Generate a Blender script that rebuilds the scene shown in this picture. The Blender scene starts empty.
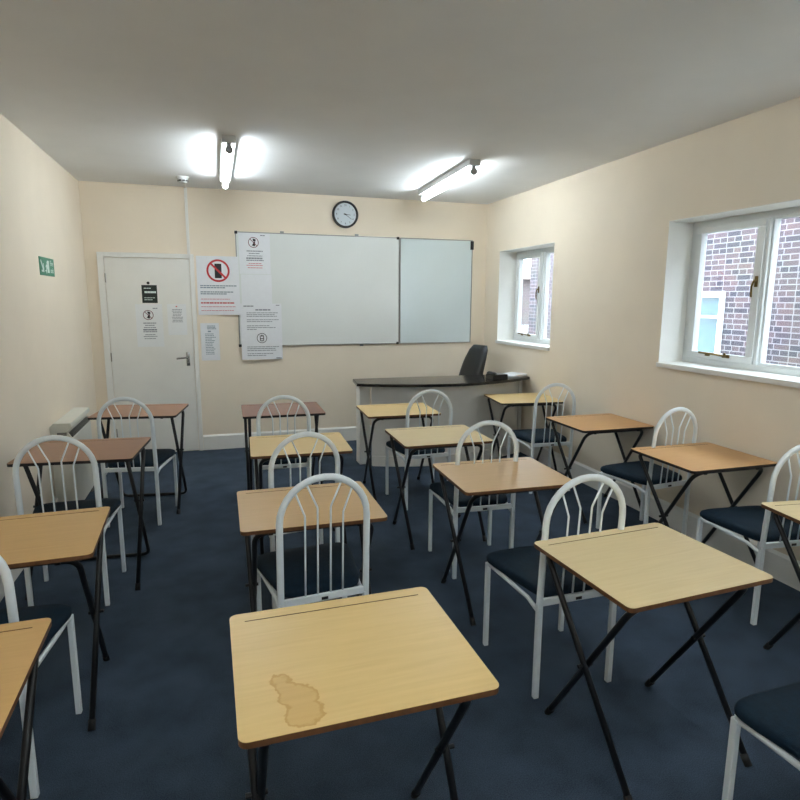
import bpy, bmesh, math, random
from mathutils import Vector, Matrix
PI = math.pi
rnd = random.Random(7)
sc = bpy.context.scene
COL = sc.collection

# ------------------------------------------------------------------ room measures (metres; X across, Y to the whiteboard, Z up)
W, H, D = 4.386, 2.777, 6.696
Y0 = -8.6
WT = 0.30

# ------------------------------------------------------------------ materials
def lin(c):
    return tuple(((v / 255) / 12.92 if v <= 10 else ((v / 255 + 0.055) / 1.055) ** 2.4) for v in c) + (1.0,)

def base(name, col, rough=0.5, metal=0.0, spec=0.5, coat=0.0):
    m = bpy.data.materials.new(name); m.use_nodes = True
    n = m.node_tree.nodes; b = n['Principled BSDF']
    b.inputs['Base Color'].default_value = col if len(col) == 4 else lin(col)
    b.inputs['Roughness'].default_value = rough
    b.inputs['Metallic'].default_value = metal
    b.inputs['Specular IOR Level'].default_value = spec
    b.inputs['Coat Weight'].default_value = coat
    return m, m.node_tree, b

def noisy(name, col, rough=0.5, scale=20, amt=0.06, bump=0.0, bscale=200, metal=0.0, spec=0.5, coat=0.0):
    """base colour varied a little by noise, with optional bump"""
    m, nt, b = base(name, col, rough, metal, spec, coat)
    tc = nt.nodes.new('ShaderNodeTexCoord')
    nz = nt.nodes.new('ShaderNodeTexNoise'); nz.inputs['Scale'].default_value = scale; nz.inputs['Detail'].default_value = 4
    nt.links.new(tc.outputs['Object'], nz.inputs['Vector'])
    rp = nt.nodes.new('ShaderNodeValToRGB')
    c = lin(col) if len(col) == 3 else col
    rp.color_ramp.elements[0].position = 0.3; rp.color_ramp.elements[1].position = 0.7
    rp.color_ramp.elements[0].color = tuple(v * (1 - amt) for v in c[:3]) + (1,)
    rp.color_ramp.elements[1].color = tuple(min(1, v * (1 + amt)) for v in c[:3]) + (1,)
    nt.links.new(nz.outputs['Fac'], rp.inputs['Fac']); nt.links.new(rp.outputs['Color'], b.inputs['Base Color'])
    if bump:
        n2 = nt.nodes.new('ShaderNodeTexNoise'); n2.inputs['Scale'].default_value = bscale; n2.inputs['Detail'].default_value = 3
        nt.links.new(tc.outputs['Object'], n2.inputs['Vector'])
        bp = nt.nodes.new('ShaderNodeBump'); bp.inputs['Strength'].default_value = bump; bp.inputs['Distance'].default_value = 0.004
        nt.links.new(n2.outputs['Fac'], bp.inputs['Height']); nt.links.new(bp.outputs['Normal'], b.inputs['Normal'])
    return m

def carpet_mat():
    m, nt, b = base('carpet_blue', (50, 66, 86), 0.95, spec=0.15)
    tc = nt.nodes.new('ShaderNodeTexCoord')
    a = nt.nodes.new('ShaderNodeTexNoise'); a.inputs['Scale'].default_value = 260; a.inputs['Detail'].default_value = 5
    c = nt.nodes.new('ShaderNodeTexNoise'); c.inputs['Scale'].default_value = 5; c.inputs['Detail'].default_value = 6
    for x in (a, c): nt.links.new(tc.outputs['Object'], x.inputs['Vector'])
    mx = nt.nodes.new('ShaderNodeMix'); mx.data_type = 'FLOAT'; mx.inputs[0].default_value = 0.35
    nt.links.new(a.outputs['Fac'], mx.inputs[2]); nt.links.new(c.outputs['Fac'], mx.inputs[3])
    rp = nt.nodes.new('ShaderNodeValToRGB')
    rp.color_ramp.elements[0].position = 0.36; rp.color_ramp.elements[1].position = 0.64
    rp.color_ramp.elements[0].color = CARPET[0]; rp.color_ramp.elements[1].color = CARPET[1]
    nt.links.new(mx.outputs[0], rp.inputs['Fac']); nt.links.new(rp.outputs['Color'], b.inputs['Base Color'])
    bp = nt.nodes.new('ShaderNodeBump'); bp.inputs['Strength'].default_value = 0.6; bp.inputs['Distance'].default_value = 0.004
    nt.links.new(a.outputs['Fac'], bp.inputs['Height']); nt.links.new(bp.outputs['Normal'], b.inputs['Normal'])
    return m
CARPET = (lin((38, 49, 62)), lin((72, 86, 103)))

def wood_mat(name, col, stain=None):
    """laminate with long faint grain running across the desk; optional tea stain of its own shape"""
    m, nt, b = base(name, col, 0.36, spec=0.45)
    L = nt.links.new
    tc = nt.nodes.new('ShaderNodeTexCoord')
    mp = nt.nodes.new('ShaderNodeMapping'); mp.inputs['Scale'].default_value = (1.6, 26, 6)
    mp.inputs['Location'].default_value = (rnd.random() * 9, rnd.random() * 9, 0)
    L(tc.outputs['Object'], mp.inputs['Vector'])
    nz = nt.nodes.new('ShaderNodeTexNoise'); nz.inputs['Scale'].default_value = 3.0; nz.inputs['Detail'].default_value = 7
    nz.inputs['Distortion'].default_value = 0.6
    L(mp.outputs['Vector'], nz.inputs['Vector'])
    rp = nt.nodes.new('ShaderNodeValToRGB')
    c = lin(col)
    rp.color_ramp.elements[0].position = 0.28; rp.color_ramp.elements[1].position = 0.72
    rp.color_ramp.elements[0].color = (c[0] * 0.95, c[1] * 0.935, c[2] * 0.91, 1)
    rp.color_ramp.elements[1].color = (min(1, c[0] * 1.03), min(1, c[1] * 1.035), min(1, c[2] * 1.045), 1)
    L(nz.outputs['Fac'], rp.inputs['Fac'])
    out = rp.outputs['Color']
    if stain:
        # union of two wobbly discs
        wob = nt.nodes.new('ShaderNodeTexNoise'); wob.inputs['Scale'].default_value = 26; wob.inputs['Detail'].default_value = 4
        L(tc.outputs['Object'], wob.inputs['Vector'])
        best = None
        for (sx, sy, r) in stain:
            d = nt.nodes.new('ShaderNodeVectorMath'); d.operation = 'DISTANCE'
            fl = nt.nodes.new('ShaderNodeVectorMath'); fl.operation = 'MULTIPLY'; fl.inputs[1].default_value = (1, 1, 0)
            L(tc.outputs['Object'], fl.inputs[0]); L(fl.outputs['Vector'], d.inputs[0]); d.inputs[1].default_value = (sx, sy, 0)
            s = nt.nodes.new('ShaderNodeMath'); s.operation = 'SUBTRACT'; s.inputs[1].default_value = r
            L(d.outputs['Value'], s.inputs[0])
            if best is None: best = s.outputs[0]
            else:
                mn = nt.nodes.new('ShaderNodeMath'); mn.operation = 'MINIMUM'
                L(best, mn.inputs[0]); L(s.outputs[0], mn.inputs[1]); best = mn.outputs[0]
        ad = nt.nodes.new('ShaderNodeMath'); ad.operation = 'MULTIPLY_ADD'; ad.inputs[1].default_value = 0.05
        L(wob.outputs['Fac'], ad.inputs[0]); L(best, ad.inputs[2])
        r2 = nt.nodes.new('ShaderNodeValToRGB')
        mr = nt.nodes.new('ShaderNodeMapRange')
        mr.inputs['From Min'].default_value = -0.035; mr.inputs['From Max'].default_value = 0.065
        L(ad.outputs[0], mr.inputs['Value']); L(mr.outputs['Result'], r2.inputs['Fac'])
        e = r2.color_ramp.elements
        e[0].position = 0.0; e[0].color = (0.26,) * 3 + (1,)
        e[1].position = 1.0; e[1].color = (0,) * 3 + (1,)
        for p, v in ((0.52, 0.28), (0.58, 0.62), (0.61, 0.58), (0.64, 0.0)):
            k = e.new(p); k.color = (v, v, v, 1)
        mx = nt.nodes.new('ShaderNodeMix'); mx.data_type = 'RGBA'; mx.blend_type = 'MIX'
        L(r2.outputs['Color'], mx.inputs[0]); L(out, mx.inputs[6])
        mx.inputs[7].default_value = (c[0] * 0.66, c[1] * 0.44, c[2] * 0.14, 1)
        out = mx.outputs[2]
    L(out, b.inputs['Base Color'])
    return m

def brick_mat(name, c1, c2, mortar, axis='x'):
    m, nt, b = base(name, c1, 0.9, spec=0.2)
    L = nt.links.new
    tc = nt.nodes.new('ShaderNodeTexCoord'); sp = nt.nodes.new('ShaderNodeSeparateXYZ'); cb = nt.nodes.new('ShaderNodeCombineXYZ')
    L(tc.outputs['Object'], sp.inputs[0]); L(sp.outputs['Y' if axis == 'x' else 'X'], cb.inputs['X']); L(sp.outputs['Z'], cb.inputs['Y'])
    br = nt.nodes.new('ShaderNodeTexBrick')
    br.inputs['Scale'].default_value = 1.0; br.inputs['Brick Width'].default_value = 0.235; br.inputs['Row Height'].default_value = 0.078
    br.inputs['Mortar Size'].default_value = 0.008; br.inputs['Mortar Smooth'].default_value = 0.2; br.inputs['Bias'].default_value = 0.0
    br.squash = 0.55; br.squash_frequency = 2
    br.inputs['Color1'].default_value = lin(c1); br.inputs['Color2'].default_value = lin(c2); br.inputs['Mortar'].default_value = lin(mortar)
    L(cb.outputs[0], br.inputs['Vector'])
    nz = nt.nodes.new('ShaderNodeTexNoise'); nz.inputs['Scale'].default_value = 2.2; nz.inputs['Detail'].default_value = 6
    L(cb.outputs[0], nz.inputs['Vector'])
    mx = nt.nodes.new('ShaderNodeMix'); mx.data_type = 'RGBA'; mx.blend_type = 'OVERLAY'; mx.inputs[0].default_value = 0.15
    L(br.outputs['Color'], mx.inputs[6]); L(nz.outputs['Color'], mx.inputs[7]); L(mx.outputs[2], b.inputs['Base Color'])
    return m

def glass_mat():
    m = bpy.data.materials.new('window_glass'); m.use_nodes = True
    nt = m.node_tree; nt.nodes.clear(); L = nt.links.new
    o = nt.nodes.new('ShaderNodeOutputMaterial'); mx = nt.nodes.new('ShaderNodeMixShader')
    t = nt.nodes.new('ShaderNodeBsdfTransparent'); t.inputs['Color'].default_value = (0.93, 0.96, 0.96, 1)
    g = nt.nodes.new('ShaderNodeBsdfGlossy'); g.inputs['Roughness'].default_value = 0.02
    f = nt.nodes.new('ShaderNodeFresnel'); f.inputs['IOR'].default_value = 1.5
    ge = nt.nodes.new('ShaderNodeNewGeometry'); iv = nt.nodes.new('ShaderNodeMath'); iv.operation = 'SUBTRACT'; iv.inputs[0].default_value = 1.0
    ml = nt.nodes.new('ShaderNodeMath'); ml.operation = 'MULTIPLY'   # reflect at the outer faces only: the thin pane does not bend light
    L(ge.outputs['Backfacing'], iv.inputs[1]); L(f.outputs[0], ml.inputs[0]); L(iv.outputs[0], ml.inputs[1])
    L(ml.outputs[0], mx.inputs[0]); L(t.outputs[0], mx.inputs[1]); L(g.outputs[0], mx.inputs[2]); L(mx.outputs[0], o.inputs[0])
    return m

def emit_mat(name, col, s):
    m, nt, b = base(name, (0.9, 0.9, 0.9, 1), 0.4)
    b.inputs['Emission Color'].default_value = col; b.inputs['Emission Strength'].default_value = s
    return m

M = {}
M['wall'] = noisy('cream_paint', (237, 225, 206), 0.75, 3, 0.02, 0.15, 90, spec=0.3)
M['ceiling'] = noisy('ceiling_paint', (235, 236, 236), 0.9, 3, 0.02, 0.1, 60, spec=0.2)
M['white_paint'] = noisy('white_gloss_paint', (236, 235, 230), 0.4, 6, 0.02)
M['door'] = noisy('door_paint', (236, 235, 229), 0.42, 5, 0.02)
M['carpet'] = carpet_mat()
M['upvc'] = noisy('upvc_white', (226, 230, 230), 0.3, 5, 0.01)
M['glass'] = glass_mat()
M['brass'] = noisy('aged_brass', (104, 86, 50), 0.4, 40, 0.15, metal=0.9)
M['chrome'] = noisy('satin_chrome', (190, 190, 188), 0.25, 40, 0.05, metal=1.0)
M['chair_white'] = noisy('white_powder_coat', (236, 243, 246), 0.35, 14, 0.03)
M['seat'] = noisy('navy_vinyl', (10, 33, 48), 0.75, 60, 0.25, 0.25, 500, spec=0.25)
M['black_metal'] = noisy('black_tube', (22, 22, 23), 0.35, 40, 0.2)
M['rubber'] = noisy('black_rubber', (18, 18, 18), 0.8, 60, 0.2)
M['edge_brown'] = noisy('brown_board_edge', (104, 66, 36), 0.55, 60, 0.2)
M['edge_black'] = noisy('black_board_edge', (30, 24, 22), 0.5, 60, 0.2)
M['paper'] = noisy('white_paper', (232, 234, 238), 0.7, 30, 0.015)
M['paper_cream'] = noisy('plastic_pocket', (236, 238, 238), 0.3, 30, 0.015)
M['ink'] = noisy('grey_ink', (136, 140, 147), 0.7, 300, 0.2)
M['ink_black'] = noisy('black_ink', (38, 36, 38), 0.7, 300, 0.2)
M['ink_blue'] = noisy('blue_grey_ink', (132, 148, 158), 0.7, 300, 0.15)
M['ink_red'] = noisy('red_ink', (196, 52, 58), 0.6, 100, 0.08)
M['ink_pink'] = noisy('pink_ink', (206, 120, 128), 0.7, 300, 0.1)
M['ink_dark_red'] = noisy('dark_red_ink', (110, 40, 50), 0.6, 100, 0.08)
M['sign_green'] = noisy('green_sign', (32, 128, 96), 0.4, 30, 0.05)
M['sign_white'] = noisy('sign_white', (220, 235, 228), 0.4, 30, 0.02)
M['notice_black'] = noisy('black_green_card', (28, 40, 34), 0.4, 30, 0.1)
M['board'] = noisy('whiteboard_enamel', (228, 232, 230), 0.22, 2, 0.02, spec=0.5)
M['board_blue'] = noisy('whiteboard_enamel_cool', (216, 228, 230), 0.18, 2, 0.02, spec=0.5)
M['alu'] = noisy('aluminium_frame', (150, 152, 150), 0.35, 60, 0.05, metal=0.8)
M['black_plastic'] = noisy('black_plastic', (20, 20, 21), 0.4, 60, 0.2)
M['black_leather'] = noisy('black_leather', (17, 18, 19), 0.38, 14, 0.25, 0.3, 160)
M['desk_black'] = noisy('glossy_dark_top', (24, 22, 22), 0.16, 30, 0.15, spec=0.5, coat=0.0)
M['desk_white'] = noisy('offwhite_panel', (234, 232, 226), 0.45, 4, 0.02)
M['clock_face'] = noisy('clock_face', (205, 214, 220), 0.35, 10, 0.01)
M['heater'] = noisy('heater_enamel', (218, 216, 204), 0.4, 8, 0.02)
M['heater_dark'] = noisy('heater_grille', (118, 116, 108), 0.5, 40, 0.1)
M['fit_body'] = noisy('batten_enamel', (205, 206, 204), 0.45, 10, 0.02)
M['cap_grey'] = noisy('lampholder_grey', (150, 150, 148), 0.5, 30, 0.05)
TUBE = 34.0
M['tube'] = emit_mat('fluorescent_tube', (0.86, 0.95, 1.0, 1), TUBE)
M['brick'] = brick_mat('brown_brick', (88, 76, 78), (62, 61, 68), (122, 119, 122))
M['brick_far'] = brick_mat('red_brick', (100, 88, 88), (92, 84, 84), (112, 108, 108), 'y')
M['slate'] = noisy('roof_tile', (96, 80, 74), 0.85, 12, 0.2, 0.4, 30)
M['curtain'] = noisy('blue_curtain', (58, 92, 106), 0.8, 7, 0.15, 0.3, 20)
M['paving'] = noisy('grey_paving', (128, 126, 120), 0.9, 3, 0.15, 0.4, 40)
M['fence'] = noisy('white_fence', (214, 218, 220), 0.6, 10, 0.03)
M['leaf'] = noisy('dark_leaf', (74, 92, 92), 0.8, 8, 0.4)
M['bark'] = noisy('bark', (74, 60, 48), 0.9, 20, 0.3, 0.5, 60)
W_COL = dict(
    pale=(224, 202, 154), yellow=(218, 190, 134), stained=(222, 190, 128), tan=(206, 170, 122), orange=(200, 154, 102),
    honey=(204, 164, 104), red_brown=(150, 107, 80), dark_red=(134, 93, 76), amber=(206, 168, 114))
WOOD = {k: wood_mat('laminate_' + k, v) for k, v in W_COL.items() if k != 'stained'}
WOOD['stained'] = wood_mat('laminate_stained', W_COL['stained'], stain=[(-0.172, -0.160, 0.044), (-0.207, -0.082, 0.024), (-0.196, -0.118, 0.022), (-0.165, -0.215, 0.042)])

# ------------------------------------------------------------------ mesh helpers
def obj(name, bm, mat=None, parent=None, smooth=None, mats=None):
    me = bpy.data.meshes.new(name)
    if smooth is not None:
        for f in bm.faces: f.smooth = True
        for e in bm.edges:
            if len(e.link_faces) == 2 and e.calc_face_angle(0) > math.radians(smooth): e.smooth = False
    bm.normal_update(); bm.to_mesh(me); bm.free()
    o = bpy.data.objects.new(name, me); COL.objects.link(o)
    for m in (mats or [mat]): me.materials.append(m)
    if parent is not None: o.parent = parent
    return o

def thing(name, label, cat, loc=(0, 0, 0), rz=0.0, group=None):
    o = bpy.data.objects.new(name, None); COL.objects.link(o)
    o.empty_display_size = 0.1
    o.location = loc; o.rotation_euler = (0, 0, rz)
    return tag(o, label, cat, group)

def tag(o, label, cat, group=None):
    o['label'] = label; o['category'] = cat
    if group: o['group'] = group
    return o

def struct(o, label=None):
    o['kind'] = 'structure'
    if label: o['label'] = label
    return o

def bx(bm, x0, x1, y0, y1, z0, z1, bev=0.0, mi=0, M4=None):
    r = bmesh.ops.create_cube(bm, size=1.0)
    vs = r['verts']
    for v in vs:
        v.co = Vector(((x0 + x1) / 2 + v.co.x * (x1 - x0), (y0 + y1) / 2 + v.co.y * (y1 - y0), (z0 + z1) / 2 + v.co.z * (z1 - z0)))
    fs = list({f for v in vs for f in v.link_faces})
    if bev:
        es = list({e for v in vs for e in v.link_edges})
        rr = bmesh.ops.bevel(bm, geom=es, offset=bev, segments=2, profile=0.6, affect='EDGES')
        fs = [f for f in set(fs) | set(rr['faces']) if f.is_valid]
        vs = list({v for f in fs for v in f.verts})
    for f in fs: f.material_index = mi
    if M4 is not None:
        for v in vs: v.co = M4 @ v.co
    return fs

def box(name, x0, x1, y0, y1, z0, z1, mat, parent=None, bev=0.0):
    bm = bmesh.new(); bx(bm, x0, x1, y0, y1, z0, z1, bev)
    return obj(name, bm, mat, parent)

def sweep(bm, pts, ra, rb=None, n=10, closed=False, up=None, caps=True):
    """tube along pts; ra across, rb along the reference 'up' direction"""
    rb = ra if rb is None else rb
    P = [Vector(p) for p in pts]; N = len(P)
    rings = []; ref = Vector(up) if up else None
    prev = None
    for i in range(N):
        if closed: t = (P[(i + 1) % N] - P[i - 1]).normalized()
        elif i == 0: t = (P[1] - P[0]).normalized()
        elif i == N - 1: t = (P[-1] - P[-2]).normalized()
        else: t = ((P[i + 1] - P[i]).normalized() + (P[i] - P[i - 1]).normalized()).normalized()
        if prev is None:
            a = ref if ref else (Vector((0, 0, 1)) if abs(t.z) < 0.9 else Vector((0, 1, 0)))
        else: a = ref if ref else prev
        a = (a - t * a.dot(t))
        if a.length < 1e-5: a = Vector((1, 0, 0)) - t * t.x
        a.normalize(); b = t.cross(a); prev = a
        # keep the tube's width at the mitre
        rings.append([bm.verts.new(P[i] + a * (rb * math.sin(2 * PI * k / n)) + b * (ra * math.cos(2 * PI * k / n))) for k in range(n)])
    m = N if closed else N - 1
    for i in range(m):
        A, B = rings[i], rings[(i + 1) % N]
        for k in range(n):
            bm.faces.new((A[k], A[(k + 1) % n], B[(k + 1) % n], B[k]))
    if caps and not closed:
        bm.faces.new(list(reversed(rings[0]))); bm.faces.new(rings[-1])

def fillet(pts, r, n=6):
    """round the inner corners of a polyline"""
    P = [Vector(p) for p in pts]; out = [P[0]]
    for i in range(1, len(P) - 1):
        a = (P[i - 1] - P[i]).normalized(); b = (P[i + 1] - P[i]).normalized()
        ang = a.angle(b); d = min(r / math.tan(ang / 2), (P[i - 1] - P[i]).length * 0.49, (P[i + 1] - P[i]).length * 0.49)
        p0 = P[i] + a * d; p1 = P[i] + b * d
        for k in range(n + 1):
            t = k / n; out.append(p0 * (1 - t) ** 2 + P[i] * (2 * t * (1 - t)) + p1 * t * t)
    out.append(P[-1]); return out

def cyl(bm, c, r, h, axis='z', n=20, r2=None):
    r2 = r if r2 is None else r2
    ax = {'x': (1, 0, 0), 'y': (0, 1, 0), 'z': (0, 0, 1)}[axis]
    rot = Vector((0, 0, 1)).rotation_difference(Vector(ax)).to_matrix().to_4x4()
    bmesh.ops.create_cone(bm, cap_ends=True, segments=n, radius1=r, radius2=r2, depth=h, matrix=Matrix.Translation(c) @ rot)

def prism(bm, pts, z0, z1, mi=0, mtop=None):
    """extrude a plan outline (counter-clockwise) between two heights"""
    a = [bm.verts.new((x, y, z0)) for x, y in pts]; b = [bm.verts.new((x, y, z1)) for x, y in pts]
    n = len(pts)
    f0 = bm.faces.new(list(reversed(a))); f1 = bm.faces.new(b)
    f0.material_index = mi; f1.material_index = mi if mtop is None else mtop
    for k in range(n):
        f = bm.faces.new((a[k], a[(k + 1) % n], b[(k + 1) % n], b[k])); f.material_index = mi
    return f1

def rrect(hx, hy, r, n=5, cx=0, cy=0):
    out = []
    for (sx, sy, a0) in ((1, 1, 0), (-1, 1, 90), (-1, -1, 180), (1, -1, 270)):
        for k in range(n + 1):
            a = math.radians(a0 + 90 * k / n)
            out.append((cx + sx * (hx - r) + r * math.cos(a), cy + sy * (hy - r) + r * math.sin(a)))
    return out

def dup(root, loc, rz, label, group=None):
    r = root.copy(); COL.objects.link(r); r.location = loc; r.rotation_euler = (0, 0, rz)
    r['label'] = label
    if group: r['group'] = group
    for ch in list(root.children):
        c = ch.copy(); COL.objects.link(c); c.parent = r
        for g in list(ch.children):
            d = g.copy(); COL.objects.link(d); d.parent = c
    return r

# ------------------------------------------------------------------ the room
struct(box('floor', -0.3, W + 0.3, Y0 - 0.2, D + 0.2, -0.1, 0, M['carpet']), 'dark blue carpet floor')
struct(box('ceiling', -0.3, W + 0.3, Y0 - 0.2, D + 0.2, H, H + 0.1, M['ceiling']))
struct(box('wall_left', -0.2, 0, Y0 - 0.2, D + 0.2, 0, H, M['wall']))
struct(box('wall_back', 0, W, Y0 - 0.2, Y0, 0, H, M['wall']), 'cream wall behind the camera')
struct(box('wall_front', 0, W, D, D + 0.2, 0, H, M['wall']), 'cream wall with the whiteboards and door')
W1 = (5.17, 6.33, 1.165, 2.205)      # small window: y0, y1, z0, z1
W2 = (1.75, 3.645, 1.175, 2.22)      # large window
W3 = (-1.75, 0.15, 1.175, 2.22)      # unseen twins behind the camera, added to let in more daylight
W4 = (-5.65, -3.75, 1.175, 2.22)
bm = bmesh.new()
ys = [Y0 - 0.2, W4[0], W4[1], W3[0], W3[1], W2[0], W2[1], W1[0], W1[1], D + 0.2]
for i in range(9):
    y0, y1 = ys[i], ys[i + 1]
    if i % 2:
        w = (W4, W3, W2, W1)[i // 2]
        bx(bm, W, W + WT, y0, y1, 0, w[2]); bx(bm, W, W + WT, y0, y1, w[3], H)
    else: bx(bm, W, W + WT, y0, y1, 0, H)
struct(obj('wall_right', bm, M['wall']), 'cream wall with two windows')

def skirting(name, x0, x1, y0, y1):
    bm = bmesh.new(); bx(bm, x0, x1, y0, y1, 0, 0.15)
    # chamfered top
    if abs(x1 - x0) < abs(y1 - y0):
        inner = x1 if x0 < W / 2 else x0; outer = x0 if x0 < W / 2 else x1
        vs = [bm.verts.new(p) for p in ((outer, y0, 0.168), (outer, y1, 0.168), (inner, y1, 0.15), (inner, y0, 0.15), (outer, y0, 0.15), (outer, y1, 0.15))]
        bm.faces.new((vs[0], vs[1], vs[2], vs[3])); bm.faces.new((vs[0], vs[3], vs[4])); bm.faces.new((vs[1], vs[5], vs[2]))
    else:
        inner = y0 if y0 > 0 else y1; outer = y1 if y0 > 0 else y0
        vs = [bm.verts.new(p) for p in ((x0, outer, 0.168), (x1, outer, 0.168), (x1, inner, 0.15), (x0, inner, 0.15), (x0, outer, 0.15), (x1, outer, 0.15))]
        bm.faces.new((vs[0], vs[1], vs[2], vs[3])); bm.faces.new((vs[0], vs[3], vs[4])); bm.faces.new((vs[1], vs[5], vs[2]))
    return struct(obj(name, bm, M['white_paint']), 'white painted skirting board')
skirting('baseboard_left', 0, 0.018, Y0, D)
skirting('baseboard_right', W - 0.018, W, Y0, D)
skirting('baseboard_front', 1.035, W - 0.018, D - 0.018, D)
skirting('baseboard_back', 0.018, W - 0.018, Y0, Y0 + 0.018)

# door on the whiteboard wall
door = bpy.data.objects.new('door_1', None); COL.objects.link(door); door.location = (0.58, D, 0)
struct(door, 'white flush door with notices taped to it')
def dloc(o): o.location = (-0.58, -D, 0); return o
bm = bmesh.new()
bx(bm, 0.115, 0.176, D - 0.03, D, 0, 2.105, 0.004); bx(bm, 0.988, 1.032, D - 0.03, D, 0, 2.105, 0.004); bx(bm, 0.176, 0.988, D - 0.03, D, 2.058, 2.105, 0.004)
dloc(obj('door_frame', bm, M['white_paint'], door))
leaf = dloc(obj('door_leaf', (lambda b: (bx(b, 0.180, 0.984, D - 0.018, D - 0.001, 0.008, 2.054, 0.002), b)[1])(bmesh.new()), M['door'], door))
bm = bmesh.new()
bx(bm, 0.905, 0.942, D - 0.026, D - 0.0175, 0.94, 1.085, 0.004)
cyl(bm, (0.925, D - 0.045, 1.032), 0.011, 0.045, 'y', 14)
sweep(bm, fillet([(0.925, D - 0.066, 1.032), (0.895, D - 0.066, 1.03), (0.81, D - 0.058, 1.022)], 0.02), 0.0095, n=10)
cyl(bm, (0.924, D - 0.030, 0.975), 0.009, 0.012, 'y', 14)
obj('door_handle', bm, M['chrome'], leaf, 40)
bm = bmesh.new()
for z in (0.25, 1.05, 1.85): cyl(bm, (0.178, D - 0.026, z), 0.006, 0.09, 'z', 10)
obj('hinge', bm, M['chrome'], leaf, 40)

# windows in the right wall
def window(name, w, cas, fixed, label):
    y0, y1, z0, z1 = w
    XF = 4.60; X1 = XF + 0.065
    root = bpy.data.objects.new(name, None); COL.objects.link(root); struct(root, label)
    ox, oy = XF, (y0 + y1) / 2; root.location = (ox, oy, z0)
    def P(o): o.location = (-ox, -oy, -z0); return o
    zb = z0 + 0.022                                        # top of the sill board
    bm = bmesh.new()                                       # outer frame and mullion
    bx(bm, XF, X1, y0, y1, zb, zb + 0.04, 0.003); bx(bm, XF, X1, y0, y1, z1 - 0.045, z1, 0.003)
    bx(bm, XF, X1, y1 - 0.06, y1, zb + 0.04, z1 - 0.045, 0.003); bx(bm, XF, X1, y0, y0 + 0.06, zb + 0.04, z1 - 0.045, 0.003)
    bx(bm, XF - 0.012, X1, fixed[1], cas[0], zb + 0.04, z1 - 0.045, 0.004)
    # glazing bead round the fixed light
    a, b = y0 + 0.06, fixed[1]
    for (p, q, r, s) in ((a, b, zb + 0.04, zb + 0.055), (a, b, z1 - 0.06, z1 - 0.045), (a, a + 0.015, zb + 0.055, z1 - 0.06), (b - 0.015, b, zb + 0.055, z1 - 0.06)):
        bx(bm, XF + 0.006, X1 - 0.01, p, q, r, s, 0.002)
    P(obj('window_frame', bm, M['upvc'], root))
    P(box('glass_pane', XF + 0.03, XF + 0.036, a + 0.015, b - 0.015, zb + 0.055, z1 - 0.06, M['glass'], root))
    # opening sash
    c0, c1 = cas[0] + 0.002, cas[1]
    s0, s1 = zb + 0.043, z1 - 0.048
    bm = bmesh.new(); st = 0.055
    bx(bm, XF - 0.022, XF + 0.030, c0, c1, s0, s0 + st - 0.01, 0.004); bx(bm, XF - 0.022, XF + 0.030, c0, c1, s1 - st + 0.008, s1, 0.004)
    bx(bm, XF - 0.022, XF + 0.030, c0, c0 + st, s0 + st - 0.01, s1 - st + 0.008, 0.004); bx(bm, XF - 0.022, XF + 0.030, c1 - st, c1, s0 + st - 0.01, s1 - st + 0.008, 0.004)
    sash = P(obj('casement_sash', bm, M['upvc'], root))
    box('glass_pane', XF + 0.010, XF + 0.016, c0 + st, c1 - st, s0 + st - 0.01, s1 - st + 0.008, M['glass'], sash)
    zm = s0 + (s1 - s0) * 0.56
    bm = bmesh.new()                                       # cockspur handle
    bx(bm, XF - 0.030, XF - 0.021, c0 + 0.012, c0 + 0.034, zm - 0.02, zm + 0.05, 0.003)
    sweep(bm, fillet([(XF - 0.028, c0 + 0.022, zm + 0.02), (XF - 0.046, c0 + 0.023, zm + 0.02), (XF - 0.05, c0 + 0.034, zm - 0.015), (XF - 0.042, c0 + 0.038, zm - 0.085)], 0.02), 0.007, n=10)
    obj('window_handle', bm, M['brass'], sash, 40)
    bm = bmesh.new(); ym = (c0 + c1) / 2                     # casement stay lying along the bottom rail
    zt = s0 + 0.034
    bx(bm, XF - 0.030, XF - 0.021, ym - 0.11, ym - 0.05, zt - 0.012, zt + 0.012, 0.003); bx(bm, XF - 0.030, XF - 0.021, ym + 0.06, ym + 0.10, zt - 0.012, zt + 0.012, 0.003)
    sweep(bm, [(XF - 0.036, ym + 0.15, zt + 0.010), (XF - 0.038, ym + 0.02, zt + 0.008), (XF - 0.038, ym - 0.10, zt)], 0.0075, n=8)
    cyl(bm, (XF - 0.038, ym - 0.08, zt + 0.012), 0.008, 0.022, 'z', 10)
    obj('window_stay', bm, M['brass'], sash, 40)
    bm = bmesh.new(); t_ = 0.004                              # plaster reveal; daylight falling on it is put into the whiter colour
    bx(bm, W - 0.001, XF, y1 - t_, y1, zb, z1); bx(bm, W - 0.001, XF, y0, y0 + t_, zb, z1); bx(bm, W - 0.001, XF, y0 + t_, y1 - t_, z1 - t_, z1)
    P(obj('window_reveal', bm, M['white_paint'], root))
    P(box('window_sill', W - 0.022, XF + 0.03, y0 - 0.0, y1 + 0.0, z0 - 0.012, zb, M['white_paint'], root, 0.004))
    return root
window('window_1', W1, (5.730, 6.27), (5.17, 5.695), 'small white window nearest the whiteboards')
window('window_2', W2, (3.010, 3.585), (1.75, 2.985), 'large white window with brass handle')

window('added_window_3', W3, (-0.49, 0.09), (-1.75, -0.56), 'added unseen large window behind the camera')
window('added_window_4', W4, (-4.39, -3.81), (-5.65, -4.46), 'added unseen large window at the far end behind the camera')

# ------------------------------------------------------------------ writing and papers on walls
def yplane(bm, x0, x1, z0, z1, y, t=0.0006):
    bx(bm, x0, x1, y - t, y, z0, z1)

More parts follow.
